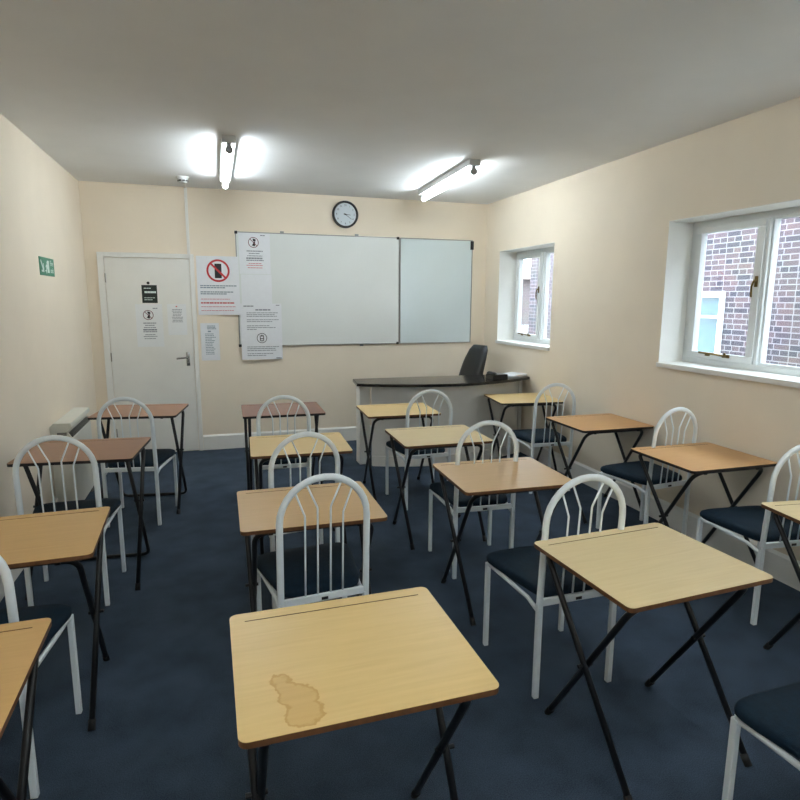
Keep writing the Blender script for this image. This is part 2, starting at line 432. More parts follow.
def text_lines(bm, x0, x1, z, h, y, words=(0.02, 0.05), gap=0.010, seed=0, fill=1.0, center=False):
    r = random.Random(seed); L = (x1 - x0) * fill; xs = []; x = 0
    while x < L - 0.01:
        w = min(r.uniform(*words), L - x); xs.append((x, x + w)); x += w + gap * 0.55
    off = x0 + ((x1 - x0) - L) / 2 if center else x0
    for a, b in xs: yplane(bm, off + a, off + b, z - h / 2, z + h / 2, y)

def ring(bm, cx, cz, r, w, y, n=40, t=0.0007, slash=None, a0=0):
    for k in range(n):
        a, b = 2 * PI * k / n, 2 * PI * (k + 1) / n
        q = [(cx + rr * math.cos(t_), cz + rr * math.sin(t_)) for rr, t_ in ((r, a), (r, b), (r - w, b), (r - w, a))]
        quad(bm, q, y, t)
    if slash:
        c, s = math.cos(slash), math.sin(slash); L = r - w * 0.5
        quad(bm, [(cx + c * L - s * w / 2, cz + s * L + c * w / 2), (cx - c * L - s * w / 2, cz - s * L + c * w / 2),
                  (cx - c * L + s * w / 2, cz - s * L - c * w / 2), (cx + c * L + s * w / 2, cz + s * L - c * w / 2)], y - 0.0004, t)

def text_parts(name, bm, mat, root):
    """each paragraph its own part"""
    seen = {}; isl = []
    for v in bm.verts:
        if v in seen: continue
        st = [v]; seen[v] = len(isl); cur = []
        while st:
            a = st.pop(); cur.append(a)
            for e in a.link_edges:
                b = e.other_vert(a)
                if b not in seen: seen[b] = len(isl); st.append(b)
        isl.append(cur)
    box_ = [(min(v.co.x for v in c), max(v.co.x for v in c), min(v.co.z for v in c), max(v.co.z for v in c)) for c in isl]
    par = list(range(len(isl)))
    def find(i):
        while par[i] != i: i = par[i]
        return i
    for i in range(len(isl)):
        for j in range(i):
            A, B = box_[i], box_[j]
            gx = max(0, A[0] - B[1], B[0] - A[1]); gz = max(0, A[2] - B[3], B[2] - A[3])
            if math.hypot(gx, gz) <= 0.0195: par[find(i)] = find(j)
    groups = {}
    for i, c in enumerate(isl): groups.setdefault(find(i), []).extend(c)
    for g in groups.values():
        nb = bmesh.new(); mp = {v: nb.verts.new(v.co) for v in g}
        for f in {f for v in g for f in v.link_faces}: nb.faces.new([mp[v] for v in f.verts])
        part(obj(name, nb, mat, root), root)
    bm.free()

def quad(bm, q, y, t=0.0006):
    """thin raised polygon on a plane facing -Y"""
    a = [bm.verts.new((x, y, z)) for x, z in q]; b = [bm.verts.new((x, y - t, z)) for x, z in q]
    n = len(q)
    bm.faces.new(b); bm.faces.new(list(reversed(a)))
    for k in range(n): bm.faces.new((a[k], b[k], b[(k + 1) % n], a[(k + 1) % n]))

def fix(bm): bmesh.ops.recalc_face_normals(bm, faces=bm.faces[:])

def sheet(name, x0, x1, z0, z1, ysurf, label, cat, mat='paper', t=0.0015, group=None, curl=0.0):
    root = thing(name, label, cat, ((x0 + x1) / 2, ysurf, z0), 0, group)
    bm = bmesh.new(); n = 8
    # sheet with a slight outward curl at its foot
    rows = []
    for i in range(n + 1):
        z = z1 + (z0 - z1) * i / n; off = curl * (i / n) ** 3
        rows.append([bm.verts.new((x, ysurf - t - off, z)) for x in (x0, x1)] + [bm.verts.new((x, ysurf - off * 0.98, z)) for x in (x1, x0)])
    for i in range(n):
        A, B = rows[i], rows[i + 1]
        for k in range(4): bm.faces.new((A[k], A[(k + 1) % 4], B[(k + 1) % 4], B[k]))
    bm.faces.new(list(reversed(rows[0]))); bm.faces.new(rows[-1]); fix(bm)
    part(obj('sheet', bm, M[mat], root), root)
    return root
def part(o, root):
    o.location = tuple(-v for v in root.location); return o

# big no-phone poster on the wall
x0, x1, z0, z1 = 1.052, 1.482, 1.478, 2.092; ys_ = D
r_ = sheet('no_phone_poster', x0, x1, z0, z1, ys_, 'large white poster with red no mobile phone circle on the cream wall', 'poster')
yf = D - 0.0022
bm = bmesh.new(); yplane(bm, 1.235, 1.305, 1.865, 2.015, yf, 0.0006); part(obj('phone_symbol', bm, M['ink_black'], r_), r_)
bm = bmesh.new(); ring(bm, 1.27, 1.942, 0.118, 0.02, yf - 0.0006, slash=math.radians(-45)); fix(bm); part(obj('prohibition_ring', bm, M['ink_red'], r_), r_)
bm = bmesh.new()
for i, (z, f) in enumerate(((1.785, 1), (1.765, .7), (1.72, .9), (1.70, .75))): text_lines(bm, x0 + 0.03, x1 - 0.03, z, 0.011, yf - 0.001, (0.015, 0.04), 0.007, 10 + i, f)
text_parts('printed_text', bm, M['ink_blue'], r_)
bm = bmesh.new(); text_lines(bm, x0 + 0.03, x1 - 0.05, 1.605, 0.013, yf - 0.0016, (0.02, 0.05), 0.008, 31, 1); 
text_parts('red_text', bm, M['ink_red'], r_)
bm = bmesh.new()
for i, (z, f) in enumerate(((1.645, .8), (1.565, .95), (1.525, .9))): text_lines(bm, x0 + 0.03, x1 - 0.03, z, 0.006, yf - 0.003, (0.015, 0.04), 0.007, 40 + i, f)
text_parts('small_text', bm, M['ink_pink'], r_)

r_.location.y = D - 0.0145; r_.rotation_euler.z = -0.062     # its board-side edge laps over the whiteboard frame

# small notice on the wall by the door
x0, x1, z0, z1 = 1.062, 1.252, 0.990, 1.390
r_ = sheet('wall_notice', x0, x1, z0, z1, D, 'small white notice on the cream wall beside the door handle', 'notice')
bm = bmesh.new()
for i, z in enumerate((1.36, 1.345, 1.33)): text_lines(bm, x0 + 0.07, x1 - 0.03, z, 0.008, D - 0.0017, (0.01, 0.03), 0.005, 50 + i)
for i in range(13): text_lines(bm, x0 + 0.045, x1 - 0.035, 1.275 - i * 0.018, 0.007, D - 0.0017, (0.01, 0.03), 0.005, 60 + i, rnd.uniform(.7, 1))
yplane(bm, x0 + 0.075, x0 + 0.105, 1.295, 1.31, D - 0.0017)
text_parts('printed_text', bm, M['ink_blue'], r_)

# whiteboards
def whiteboard(name, x0, x1, z0, z1, mat, label, corners):
    root = thing(name, label, 'whiteboard', ((x0 + x1) / 2, D, z0), 0)
    part(box('writing_surface', x0 + 0.008, x1 - 0.008, D - 0.014, D - 0.002, z0 + 0.008, z1 - 0.008, M[mat], root), root)
    bm = bmesh.new(); f = 0.009
    for a in ((x0, x1, z0, z0 + f), (x0, x1, z1 - f, z1), (x0, x0 + f, z0 + f, z1 - f), (x1 - f, x1, z0 + f, z1 - f)):
        bx(bm, a[0], a[1], D - 0.02, D, a[2], a[3], 0.002)
    part(obj('board_frame', bm, M['alu'], root), root)
    for cx, cz in corners:
        part(box('corner_cap', cx - 0.015, cx + 0.015, D - 0.025, D - 0.0005, cz - 0.015, cz + 0.015, M['black_plastic'], root, 0.005), root)
    return root
BX0, BXJ, BX1, BZ0, BZ1 = 1.459, 3.286, 4.200, 1.137, 2.353
wb = whiteboard('whiteboard', BX0, BXJ - 0.003, BZ0, BZ1, 'board', 'wide whiteboard with paper notices on its near-door end',
                [(BX0 + 0.008, BZ0 + 0.008), (BX0 + 0.008, BZ1 - 0.008), (BXJ - 0.022, BZ0 + 0.008), (BXJ - 0.022, BZ1 - 0.008)])
for cx, cz in ((1.95, BZ1 + 0.008), (2.78, BZ1 + 0.008), (2.83, BZ0 - 0.008)):
    part(box('fixing_clip', cx - 0.02, cx + 0.02, D - 0.018, D, cz - 0.012, cz + 0.012, M['alu'], wb, 0.003), wb)
wb2 = whiteboard('whiteboard', BXJ + 0.003, BX1, BZ0, BZ1, 'board_blue', 'narrower bare bluish whiteboard beside the wide one, above the black office chair',
                 [(BX1 - 0.008, BZ1 - 0.035)])
part(box('corner_cap', BX1 - 0.028, BX1 + 0.012, D - 0.025, D - 0.0005, BZ1 - 0.11, BZ1 - 0.01, M['black_plastic'], wb2, 0.005), wb2)
for o in list(wb2.children):
    if o.name == 'corner_cap.004': bpy.data.objects.remove(o)

YB = D - 0.0145    # board face
def picto(root, cx, cz, r, y, ringmat, man=True, slash=True):
    bm = bmesh.new(); ring(bm, cx, cz, r, r * 0.12, y, slash=math.radians(-45) if slash else None); fix(bm)
    part(obj('prohibition_ring' if slash else 'symbol_ring', bm, M[ringmat], root), root)
    bm = bmesh.new()
    if man:
        quad(bm, [(cx - r * .12, cz + r * .75), (cx + r * .42, cz + r * .6), (cx + r * .42, cz + r * .25), (cx + r * .05, cz + r * .2), (cx - r * .12, cz + r * .4)], y)
        quad(bm, [(cx + r * .1, cz + r * .2), (cx + r * .35, cz + r * .15), (cx + r * .28, cz - r * .2), (cx + r * .3, cz - r * .7), (cx + r * .08, cz - r * .7), (cx - r * .3, cz - r * .55), (cx - r * .38, cz - r * .68), (cx - r * .05, cz - r * .15)], y)
    else:
        quad(bm, [(cx - r * .4, cz - r * .6), (cx - r * .25, cz - r * .6), (cx - r * .25, cz + r * .55), (cx - r * .4, cz + r * .55)], y)
        quad(bm, [(cx + r * .25, cz - r * .6), (cx + r * .4, cz - r * .6), (cx + r * .4, cz + r * .55), (cx + r * .25, cz + r * .55)], y)
        quad(bm, [(cx - r * .25, cz - r * .2), (cx + r * .25, cz - r * .2), (cx + r * .25, cz - r * .05), (cx - r * .25, cz - r * .05)], y)
        quad(bm, [(cx - r * .15, cz + r * .3), (cx + r * .15, cz + r * .3), (cx + r * .15, cz + r * .65), (cx - r * .15, cz + r * .65)], y)
        quad(bm, [(cx - r * .2, cz - r * .65), (cx + r * .2, cz - r * .65), (cx + r * .2, cz - r * .45), (cx - r * .2, cz - r * .45)], y)
    fix(bm); part(obj('pictogram', bm, M['ink_black'], root), root)

def phone_notice(root, x0, x1, ztop, y, s, seed, red=True):
    cx = (x0 + x1) / 2
    picto(root, cx - 0.01 * s, ztop - 0.105 * s, 0.055 * s, y, 'ink_dark_red')
    bm = bmesh.new()
    for i, (dz, f, h) in enumerate(((0.195, .75, .010), (0.22, .55, .008), (0.245, .7, .008), (0.27, .8, .016), (0.292, .8, .010))):
        text_lines(bm, x0 + 0.05 * s, x1 - 0.05 * s, ztop - dz * s, h * s, y, (0.012 * s, 0.04 * s), 0.006 * s, seed + i, f, True)
    text_lines(bm, x1 - 0.10 * s, x1 - 0.05 * s, ztop - 0.03 * s, 0.01 * s, y, (0.02, 0.03), 0.006, seed + 9)
    text_parts('printed_text', bm, M['ink'], root)
    bm = bmesh.new()
    for i, (dz, f) in enumerate(((0.325, .6), (0.345, .8), (0.37, .7))):
        text_lines(bm, x0 + 0.05 * s, x1 - 0.05 * s, ztop - dz * s, 0.007 * s, y, (0.012 * s, 0.04 * s), 0.006 * s, seed + 20 + i, f, True)
    text_parts('red_text' if red else 'small_text', bm, M['ink_pink' if red else 'ink'], root)

r_ = sheet('no_phone_notice', 1.492, 1.818, 1.915, 2.344, YB, 'white no phone notice at the top corner of the wide whiteboard', 'notice')
phone_notice(r_, 1.492, 1.818, 2.350, YB - 0.0017, 1.0, 70)
r_ = sheet('blank_paper', 1.502, 1.824, 1.600, 1.908, YB, 'blank white sheet on the wide whiteboard between two printed notices', 'paper', curl=0.0)
# long notice hanging below the whiteboard's bottom edge: stands clear of the frame
YL = D - 0.0256
r_ = sheet('exam_notice', 1.482, 1.920, 0.990, 1.600, YL, 'long white printed notice hanging below the bottom edge of the wide whiteboard', 'notice', t=0.003)
yt = YL - 0.0032
bm = bmesh.new()
text_lines(bm, 1.515, 1.62, 1.572, 0.012, yt, (.03, .05), .006, 90); text_lines(bm, 1.86, 1.905, 1.582, 0.008, yt, (.03, .05), .006, 92)
text_lines(bm, 1.64, 1.80, 1.532, 0.014, yt, (.03, .06), .008, 91)
for i, (z, f) in enumerate(((1.500, 1), (1.480, .9), (1.462, .95), (1.425, 1), (1.405, .8), (1.36, .7), (1.34, .9), (1.32, .3))):
    text_lines(bm, 1.545, 1.885, z, 0.007, yt, (.015, .05), .008, 100 + i, f)
for i, (z, f) in enumerate(((1.13, 1), (1.11, .9), (1.09, .9), (1.055, .8), (1.035, .6))):
    text_lines(bm, 1.54, 1.885, z, 0.007, yt, (.015, .05), .008, 120 + i, f)
text_lines(bm, 1.85, 1.905, 1.005, 0.010, yt, (.03, .05), .006, 130)
text_parts('printed_text', bm, M['ink'], r_)
picto(r_, 1.70, 1.225, 0.055, yt, 'ink_black', man=False, slash=False)

# notices on the door leaf
YD = D - 0.0182
r_ = sheet('black_notice', 0.509, 0.656, 1.602, 1.784, YD, 'small black card notice at the top of the white door', 'notice', 'notice_black', t=0.003)
bm = bmesh.new(); yt = YD - 0.0032
text_lines(bm, 0.53, 0.61, 1.752, 0.008, yt, (.015, .03), .005, 140); text_lines(bm, 0.535, 0.645, 1.712, 0.020, yt, (.02, .04), .004, 141)
text_lines(bm, 0.53, 0.64, 1.655, 0.006, yt, (.015, .03), .005, 142); text_lines(bm, 0.53, 0.62, 1.635, 0.006, yt, (.015, .03), .005, 143)
text_parts('printed_text', bm, M['sign_white'], r_)
bm = bmesh.new(); cyl(bm, (0.575, YD - 0.006, 1.805), 0.014, 0.012, 'y', 16); tag(obj('door_hook', bm, M['black_plastic'], None, 40), 'tiny dark hook on the white door above the black notice', 'hook')
r_ = sheet('no_phone_notice', 0.437, 0.695, 1.150, 1.590, YD, 'white no phone notice in a plastic pocket on the white door below the black card', 'notice', 'paper_cream', t=0.003)
phone_notice(r_, 0.437, 0.695, 1.575, YD - 0.0034, 0.92, 150, red=False)
r_ = sheet('door_notice', 0.743, 0.930, 1.270, 1.592, YD, 'faint white notice with a red mark on the white door, nearer the handle', 'notice', 'paper_cream', t=0.003)
bm = bmesh.new()
for i in range(9): text_lines(bm, 0.78, 0.90, 1.535 - i * 0.016, 0.006, YD - 0.0034, (.01, .03), .005, 170 + i, rnd.uniform(.7, 1), True)
text_parts('printed_text', bm, M['ink'], r_)
part(box('red_mark', 0.828, 0.843, YD - 0.0036, YD - 0.003, 1.562, 1.572, M['ink_red'], r_), r_)

# green fire exit sign on the left wall
def font_mesh(s, size):
    cu = bpy.data.curves.new('tmp', 'FONT'); cu.body = s; cu.size = size; cu.align_x = 'CENTER'; cu.align_y = 'CENTER'; cu.extrude = 0.0004
    o = bpy.data.objects.new('tmp', cu); COL.objects.link(o)
    dg = bpy.context.evaluated_depsgraph_get(); me = bpy.data.meshes.new_from_object(o.evaluated_get(dg))
    bpy.data.objects.remove(o); bpy.data.curves.remove(cu)
    return me
def text_part(name, s, size, loc, rot, mat, root):
    me = font_mesh(s, size); me.materials.clear(); me.materials.append(mat)
    o = bpy.data.objects.new(name, me); COL.objects.link(o); o.parent = root
    o.location = Vector(loc) - root.location; o.rotation_euler = rot
    return o
sy0, sy1, sz0, sz1 = 5.02, 5.435, 1.815, 1.950
r_ = thing('exit_sign', 'green and white fire exit sign on the cream wall before the door', 'sign', (0, (sy0 + sy1) / 2, sz0))
part(box('sign_plate', 0, 0.004, sy0, sy1, sz0, sz1, M['sign_green'], r_), r_)
def xquad(bm, q, x, t=0.001):
    a = [bm.verts.new((x, y, z)) for y, z in q]; b = [bm.verts.new((x + t, y, z)) for y, z in q]; n = len(q)
    bm.faces.new(a); bm.faces.new(list(reversed(b)))
    for k in range(n): bm.faces.new((a[k], b[k], b[(k + 1) % n], a[(k + 1) % n]))
bm = bmesh.new(); c = 5.082; z = 1.885
xquad(bm, [(c - .035, z + .035), (c - .022, z + .047), (c + .03, z - .01), (c + .03, z + .02), (c + .045, z + .02), (c + .045, z - .045), (c - .02, z - .045), (c - .02, z - .03), (c + .015, z - .03)], 0.004)
fix(bm); part(obj('arrow_symbol', bm, M['sign_white'], r_), r_)
bm = bmesh.new(); c = 5.225
xquad(bm, [(c + .005, 1.838), (c + .055, 1.838), (c + .055, 1.93), (c + .005, 1.93)], 0.004)
xquad(bm, [(c - .01, 1.905), (c + .002, 1.905), (c + .002, 1.92), (c - .01, 1.92)], 0.004)
xquad(bm, [(c - .045, 1.885), (c - .02, 1.902), (c + .003, 1.898), (c + .003, 1.872), (c - .018, 1.858), (c - .022, 1.832), (c - .035, 1.832), (c - .03, 1.868), (c - .022, 1.888), (c - .04, 1.875)], 0.004)
xquad(bm, [(c - .06, 1.846), (c - .036, 1.846), (c - .03, 1.858), (c - .06, 1.856)], 0.004)
fix(bm); part(obj('running_man_symbol', bm, M['sign_white'], r_), r_)
text_part('sign_text', 'Fire', 0.058, (0.0046, 5.36, 1.912), (PI / 2, 0, PI / 2), M['sign_white'], r_)
text_part('sign_text', 'exit', 0.058, (0.0046, 5.36, 1.858), (PI / 2, 0, PI / 2), M['sign_white'], r_)

# clock
CX, CZ, CR = 2.650, 2.580, 0.146
r_ = thing('wall_clock', 'round black rimmed wall clock above the whiteboard', 'clock', (CX, D, CZ))
bm = bmesh.new(); prof = []
rings = []
for k in range(48):
    a = 2 * PI * k / 48; cs, sn = math.cos(a), math.sin(a)
    rings.append([bm.verts.new((rr * cs, yy, rr * sn)) for rr, yy in ((CR - .02, 0), (CR, 0), (CR, -.03), (CR - .006, -.040), (CR - .018, -.040), (CR - .024, -.028), (CR - .024, -.004))])
for k in range(48):
    A, B = rings[k], rings[(k + 1) % 48]
    for j in range(7): bm.faces.new((A[j], B[j], B[(j + 1) % 7], A[(j + 1) % 7]))
fix(bm); obj('clock_rim', bm, M['black_plastic'], r_, 40)
bm = bmesh.new(); cyl(bm, (0, -0.016, 0), CR - 0.0235, 0.012, 'y', 48); obj('clock_face', bm, M['clock_face'], r_, 40)
for i in range(1, 13):
    a = PI / 2 - i * PI / 6; me = font_mesh(str(i), 0.028); me.materials.clear(); me.materials.append(M['ink_black'])
    o = bpy.data.objects.new('clock_numeral', me); COL.objects.link(o); o.parent = r_; o.rotation_euler = (PI / 2, 0, 0)
    o.location = (0.098 * math.cos(a), -0.0226, 0.098 * math.sin(a))
def hand(name, ang, L, w, y):
    a = math.radians(90 - ang); c, s = math.cos(a), math.sin(a); bm = bmesh.new()
    quad(bm, [(-c * .02 - s * w, -s * .02 + c * w), (-c * .02 + s * w, -s * .02 - c * w), (c * L + s * w * .5, s * L - c * w * .5), (c * L - s * w * .5, s * L + c * w * .5)], y, 0.001)
    fix(bm); obj(name, bm, M['ink_black'], r_)
hand('hour_hand', 95, 0.060, 0.004, -0.0228); hand('minute_hand', 126, 0.088, 0.003, -0.0245)
bm = bmesh.new(); cyl(bm, (0, -0.024, 0), 0.008, 0.006, 'y', 16); obj('centre_boss', bm, M['ink_black'], r_)

# smoke detector and trunking
r_ = thing('smoke_detector', 'white round smoke detector on the ceiling above the door', 'detector', (0.985, 6.15, H))
bm = bmesh.new(); cyl(bm, (0, 0, -0.008), 0.058, 0.016, 'z', 28); cyl(bm, (0, 0, -0.026), 0.044, 0.022, 'z', 28, 0.05); cyl(bm, (0, 0, -0.050), 0.030, 0.016, 'z', 28, 0.046)
obj('detector_body', bm, M['fit_body'], r_, 35)
bm = bmesh.new()
for k in range(8):
    a = 2 * PI * k / 8 + 0.2
    bx(bm, -0.011, 0.011, -0.004, 0.004, -0.046, -0.034, 0, 0, Matrix.Rotation(a, 4, 'Z') @ Matrix.Translation((0, -0.043, 0)))
obj('vent_slot', bm, M['black_plastic'], r_)
bm = bmesh.new(); bx(bm, 0.971, 0.999, D - 0.016, D, 2.106, H - 0.001, 0.002); bx(bm, 0.974, 0.994, 6.20, D - 0.016, H - 0.014, H, 0.002)
tag(obj('cable_trunking', bm, M['white_paint']), 'thin white cable trunking running from smoke detector down to the door frame', 'trunking')

# fluorescent battens
def batten(cx, y0, y1, tilt, label):
    L = y1 - y0; cy = (y0 + y1) / 2
    r = thing('fluorescent_light', label, 'light', (cx, cy, H), tilt, 'ceiling tube lights')
    bm = bmesh.new(); bx(bm, -0.048, 0.048, -L / 2, L / 2, -0.05, 0, 0.006); obj('light_body', bm, M['fit_body'], r)
    for s in (-1, 1):
        bm = bmesh.new(); bx(bm, -0.016, 0.016, s * (L / 2 - 0.03) - 0.012, s * (L / 2 - 0.03) + 0.012, -0.115, -0.044, 0.006)
        cyl(bm, (0, s * (L / 2 - 0.03), -0.092), 0.026, 0.03, 'y', 18)
        obj('lampholder', bm, M['cap_grey'], r, 35)
    bm = bmesh.new(); cyl(bm, (0, 0, -0.092), 0.021, L - 0.092, 'y', 18); obj('light_tube', bm, M['tube'], r, 40)
    return r
batten(1.362, 4.53, 6.03, 0.0, 'lit fluorescent tube light on the ceiling nearer the door')
batten(3.318, 4.63, 6.09, -0.045, 'lit fluorescent tube light on the ceiling nearer the windows')

for yc, where in ((0.55, 'overhead of the camera'), (-3.5, 'well behind the camera'), (-7.4, 'by the rear wall behind the camera')):  # out-of-view tube rows added to light the room evenly
    batten(1.357, yc - 0.72, yc + 0.72, 0.0, 'added unseen fluorescent tube light ' + where + ' on the heater side')
    batten(3.24, yc - 0.72, yc + 0.72, 0.0, 'added unseen fluorescent tube light ' + where + ' on the window side')

# storage heater on the left wall
r_ = thing('storage_heater', 'white storage heater with top grille on the floor against the left wall', 'heater', (0, 5.20, 0))
hy0, hy1 = 4.86, 5.56
prof = [(0.004, 0.05), (0.150, 0.05), (0.150, 0.600), (0.118, 0.655), (0.150, 0.690), (0.146, 0.722), (0.03, 0.726), (0.004, 0.70)]
bm = bmesh.new()
a = [bm.verts.new((x, hy0, z)) for x, z in prof]; b = [bm.verts.new((x, hy1, z)) for x, z in prof]
bm.faces.new(a); bm.faces.new(list(reversed(b)))
for k in range(len(prof)): bm.faces.new((a[k], b[k], b[(k + 1) % len(prof)], a[(k + 1) % len(prof)]))
fix(bm); part(obj('heater_body', bm, M['heater'], r_), r_)
bm = bmesh.new()
for i in range(22):
    y = hy0 + 0.03 + i * 0.03
    quad_pts = [(0.1505, 0.604), (0.1185, 0.657)]
    bx(bm, 0.112, 0.150, y, y + 0.014, 0.612, 0.648)
part(obj('air_grille', bm, M['heater_dark'], r_), r_)
bm = bmesh.new(); bx(bm, 0.05, 0.115, hy0 - 0.002, hy0, 0.630, 0.655); part(obj('control_panel', bm, M['heater_dark'], r_), r_)
for y in (hy0 + 0.06, hy1 - 0.10): part(box('foot', 0.01, 0.14, y, y + 0.04, 0, 0.052, M['heater_dark'], r_), r_)

# ------------------------------------------------------------------ exam desks
def desk_top_bm(w, d, zt, t=0.017):
    """rounded board with a routed pen groove near its far edge; 0 = laminate, 1 = board edge"""
    bm = bmesh.new(); hx, hy = w / 2, d / 2
    gx, gy0, gy1, gd = hx - 0.042, hy - 0.0495, hy - 0.0455, 0.006
    out = rrect(hx, hy, 0.022)
    top = [bm.verts.new((x, y, zt)) for x, y in out]; mid = [bm.verts.new((x * (1 + .001), y * (1 + .001), zt - 0.0015)) for x, y in out]
    bot = [bm.verts.new((x, y, zt - t)) for x, y in out]; n = len(out)
    bm.faces.new(list(reversed(bot))).material_index = 1
    for k in range(n):
        j = (k + 1) % n
        bm.faces.new((mid[k], mid[j], top[j], top[k])).material_index = 0
        bm.faces.new((bot[k], bot[j], mid[j], mid[k])).material_index = 1
    g = [(gx, gy1), (-gx, gy1), (-gx, gy0), (gx, gy0)]
    gt = [bm.verts.new((x, y, zt)) for x, y in g]; gb = [bm.verts.new((x, y, zt - gd)) for x, y in g]
    bm.faces.new(gb).material_index = 1
    for k in range(4): bm.faces.new((gt[k], gt[(k + 1) % 4], gb[(k + 1) % 4], gb[k])).material_index = 1
    # ring of top faces between outline (4 corner fans of n/4 points) and groove
    q = n // 4
    for c in range(4):
        ix = [top[c * q + k] for k in range(q)]
        for k in range(q - 1): bm.faces.new((ix[k], ix[k + 1], gt[c]))
        j = (c + 1) % 4
        bm.faces.new((ix[-1], top[(c * q + q) % n], gt[j], gt[c]))
    bmesh.ops.recalc_face_normals(bm, faces=bm.faces[:])
    return bm

def make_desk(kind):
    w, d, zt = (0.626, 0.545, 0.71) if kind == 'yellow' else (0.62, 0.528, 0.785)
    r = thing('exam_desk', 'x', 'desk', (0, 0, 0), 0, 'folding exam desks')
    o = obj('desk_top', desk_top_bm(w, d, zt), None, r, None, [M['edge_brown'], M['edge_brown']])
    for s in o.material_slots: s.link = 'OBJECT'
    hy = d / 2; zu = zt - 0.030; R = 0.0115
    if kind == 'yellow':
        xa, xb = 0.280, 0.256
        fa = [(-xa + 0.018, -0.290, 0.0), (-xa, hy - 0.055, zu), (xa, hy - 0.055, zu), (xa - 0.018, -0.290, 0.0)]
        fb = [(-xb, 0.195, 0.0), (-xb, -hy + 0.045, zu), (xb, -hy + 0.045, zu), (xb, 0.195, 0.0)]
        frames = ((fa, 0.03), (fb, 0.075))
    else:
        xa, xb = 0.284, 0.260
        fa = [(-xa, -0.235, 0.0), (-xa, hy - 0.105, zu), (xa, hy - 0.105, zu), (xa, -0.235, 0.0)]
        fb = [(-xb, -hy + 0.105, zu), (-xb + 0.006, 0.245, 0.0125), (xb - 0.006, 0.245, 0.0125), (xb, -hy + 0.105, zu)]
        frames = ((fa, 0.045), (fb, 0.05))
    for i, (f, rad) in enumerate(frames):
        bm = bmesh.new(); sweep(bm, fillet([Vector(p) + Vector((0, 0, 0.002)) for p in f], rad, 7), R, n=10)
        fr = obj('leg_frame', bm, M['black_metal'], r, 40)
        if kind == 'yellow' or i == 0:
            for e in (0, 3):
                p = Vector(f[e]); q = Vector(f[1 if e == 0 else 2]); t = (q - p).normalized()
                bm = bmesh.new(); sweep(bm, [p + t * 0.001, p + t * 0.04], R + 0.0025, n=10)
                for v in bm.verts: v.co.z = max(0.0, v.co.z)
                obj('rubber_foot', bm, M['rubber'], fr, 40)
    # pivots
    A0, A1 = Vector(frames[0][0][0]), Vector(frames[0][0][1])
    B0, B1 = (Vector(frames[1][0][0]), Vector(frames[1][0][1]))
    # crossing in the Y-Z plane
    da, db = A1 - A0, B1 - B0
    det = da.y * (-db.z) + db.y * da.z
    s = ((B0.y - A0.y) * (-db.z) + db.y * (B0.z - A0.z)) / det
    c = A0 + da * s
    for sx in (-1, 1):
        bm = bmesh.new(); cyl(bm, (sx * (xa + xb) / 2, c.y, c.z), 0.007, 0.058, 'x', 12); obj('pivot_bolt', bm, M['black_metal'], r, 40)
    # brackets that hold the frames to the board
    for sx in (-1, 1):
        for yy in (frames[0][0][1][1], -hy + (0.045 if kind == 'yellow' else 0.105)):
            xx = sx * 0.19
            bm = bmesh.new(); bx(bm, xx - 0.016, xx + 0.016, yy - 0.022, yy + 0.022, zt - 0.0195, zt - 0.0168, 0.001); bx(bm, xx - 0.010, xx + 0.010, yy - 0.0145, yy + 0.0145, zt - 0.040, zt - 0.0195, 0.003)
            obj('bracket', bm, M['black_metal'], r)
    if kind == 'brown':
        bm = bmesh.new(); sweep(bm, [(-xb, -hy + 0.105, zu + 0.002), (xb, -hy + 0.105, zu + 0.002)], R * 0.9, n=10); obj('cross_bar', bm, M['black_metal'], r, 40)
    return r

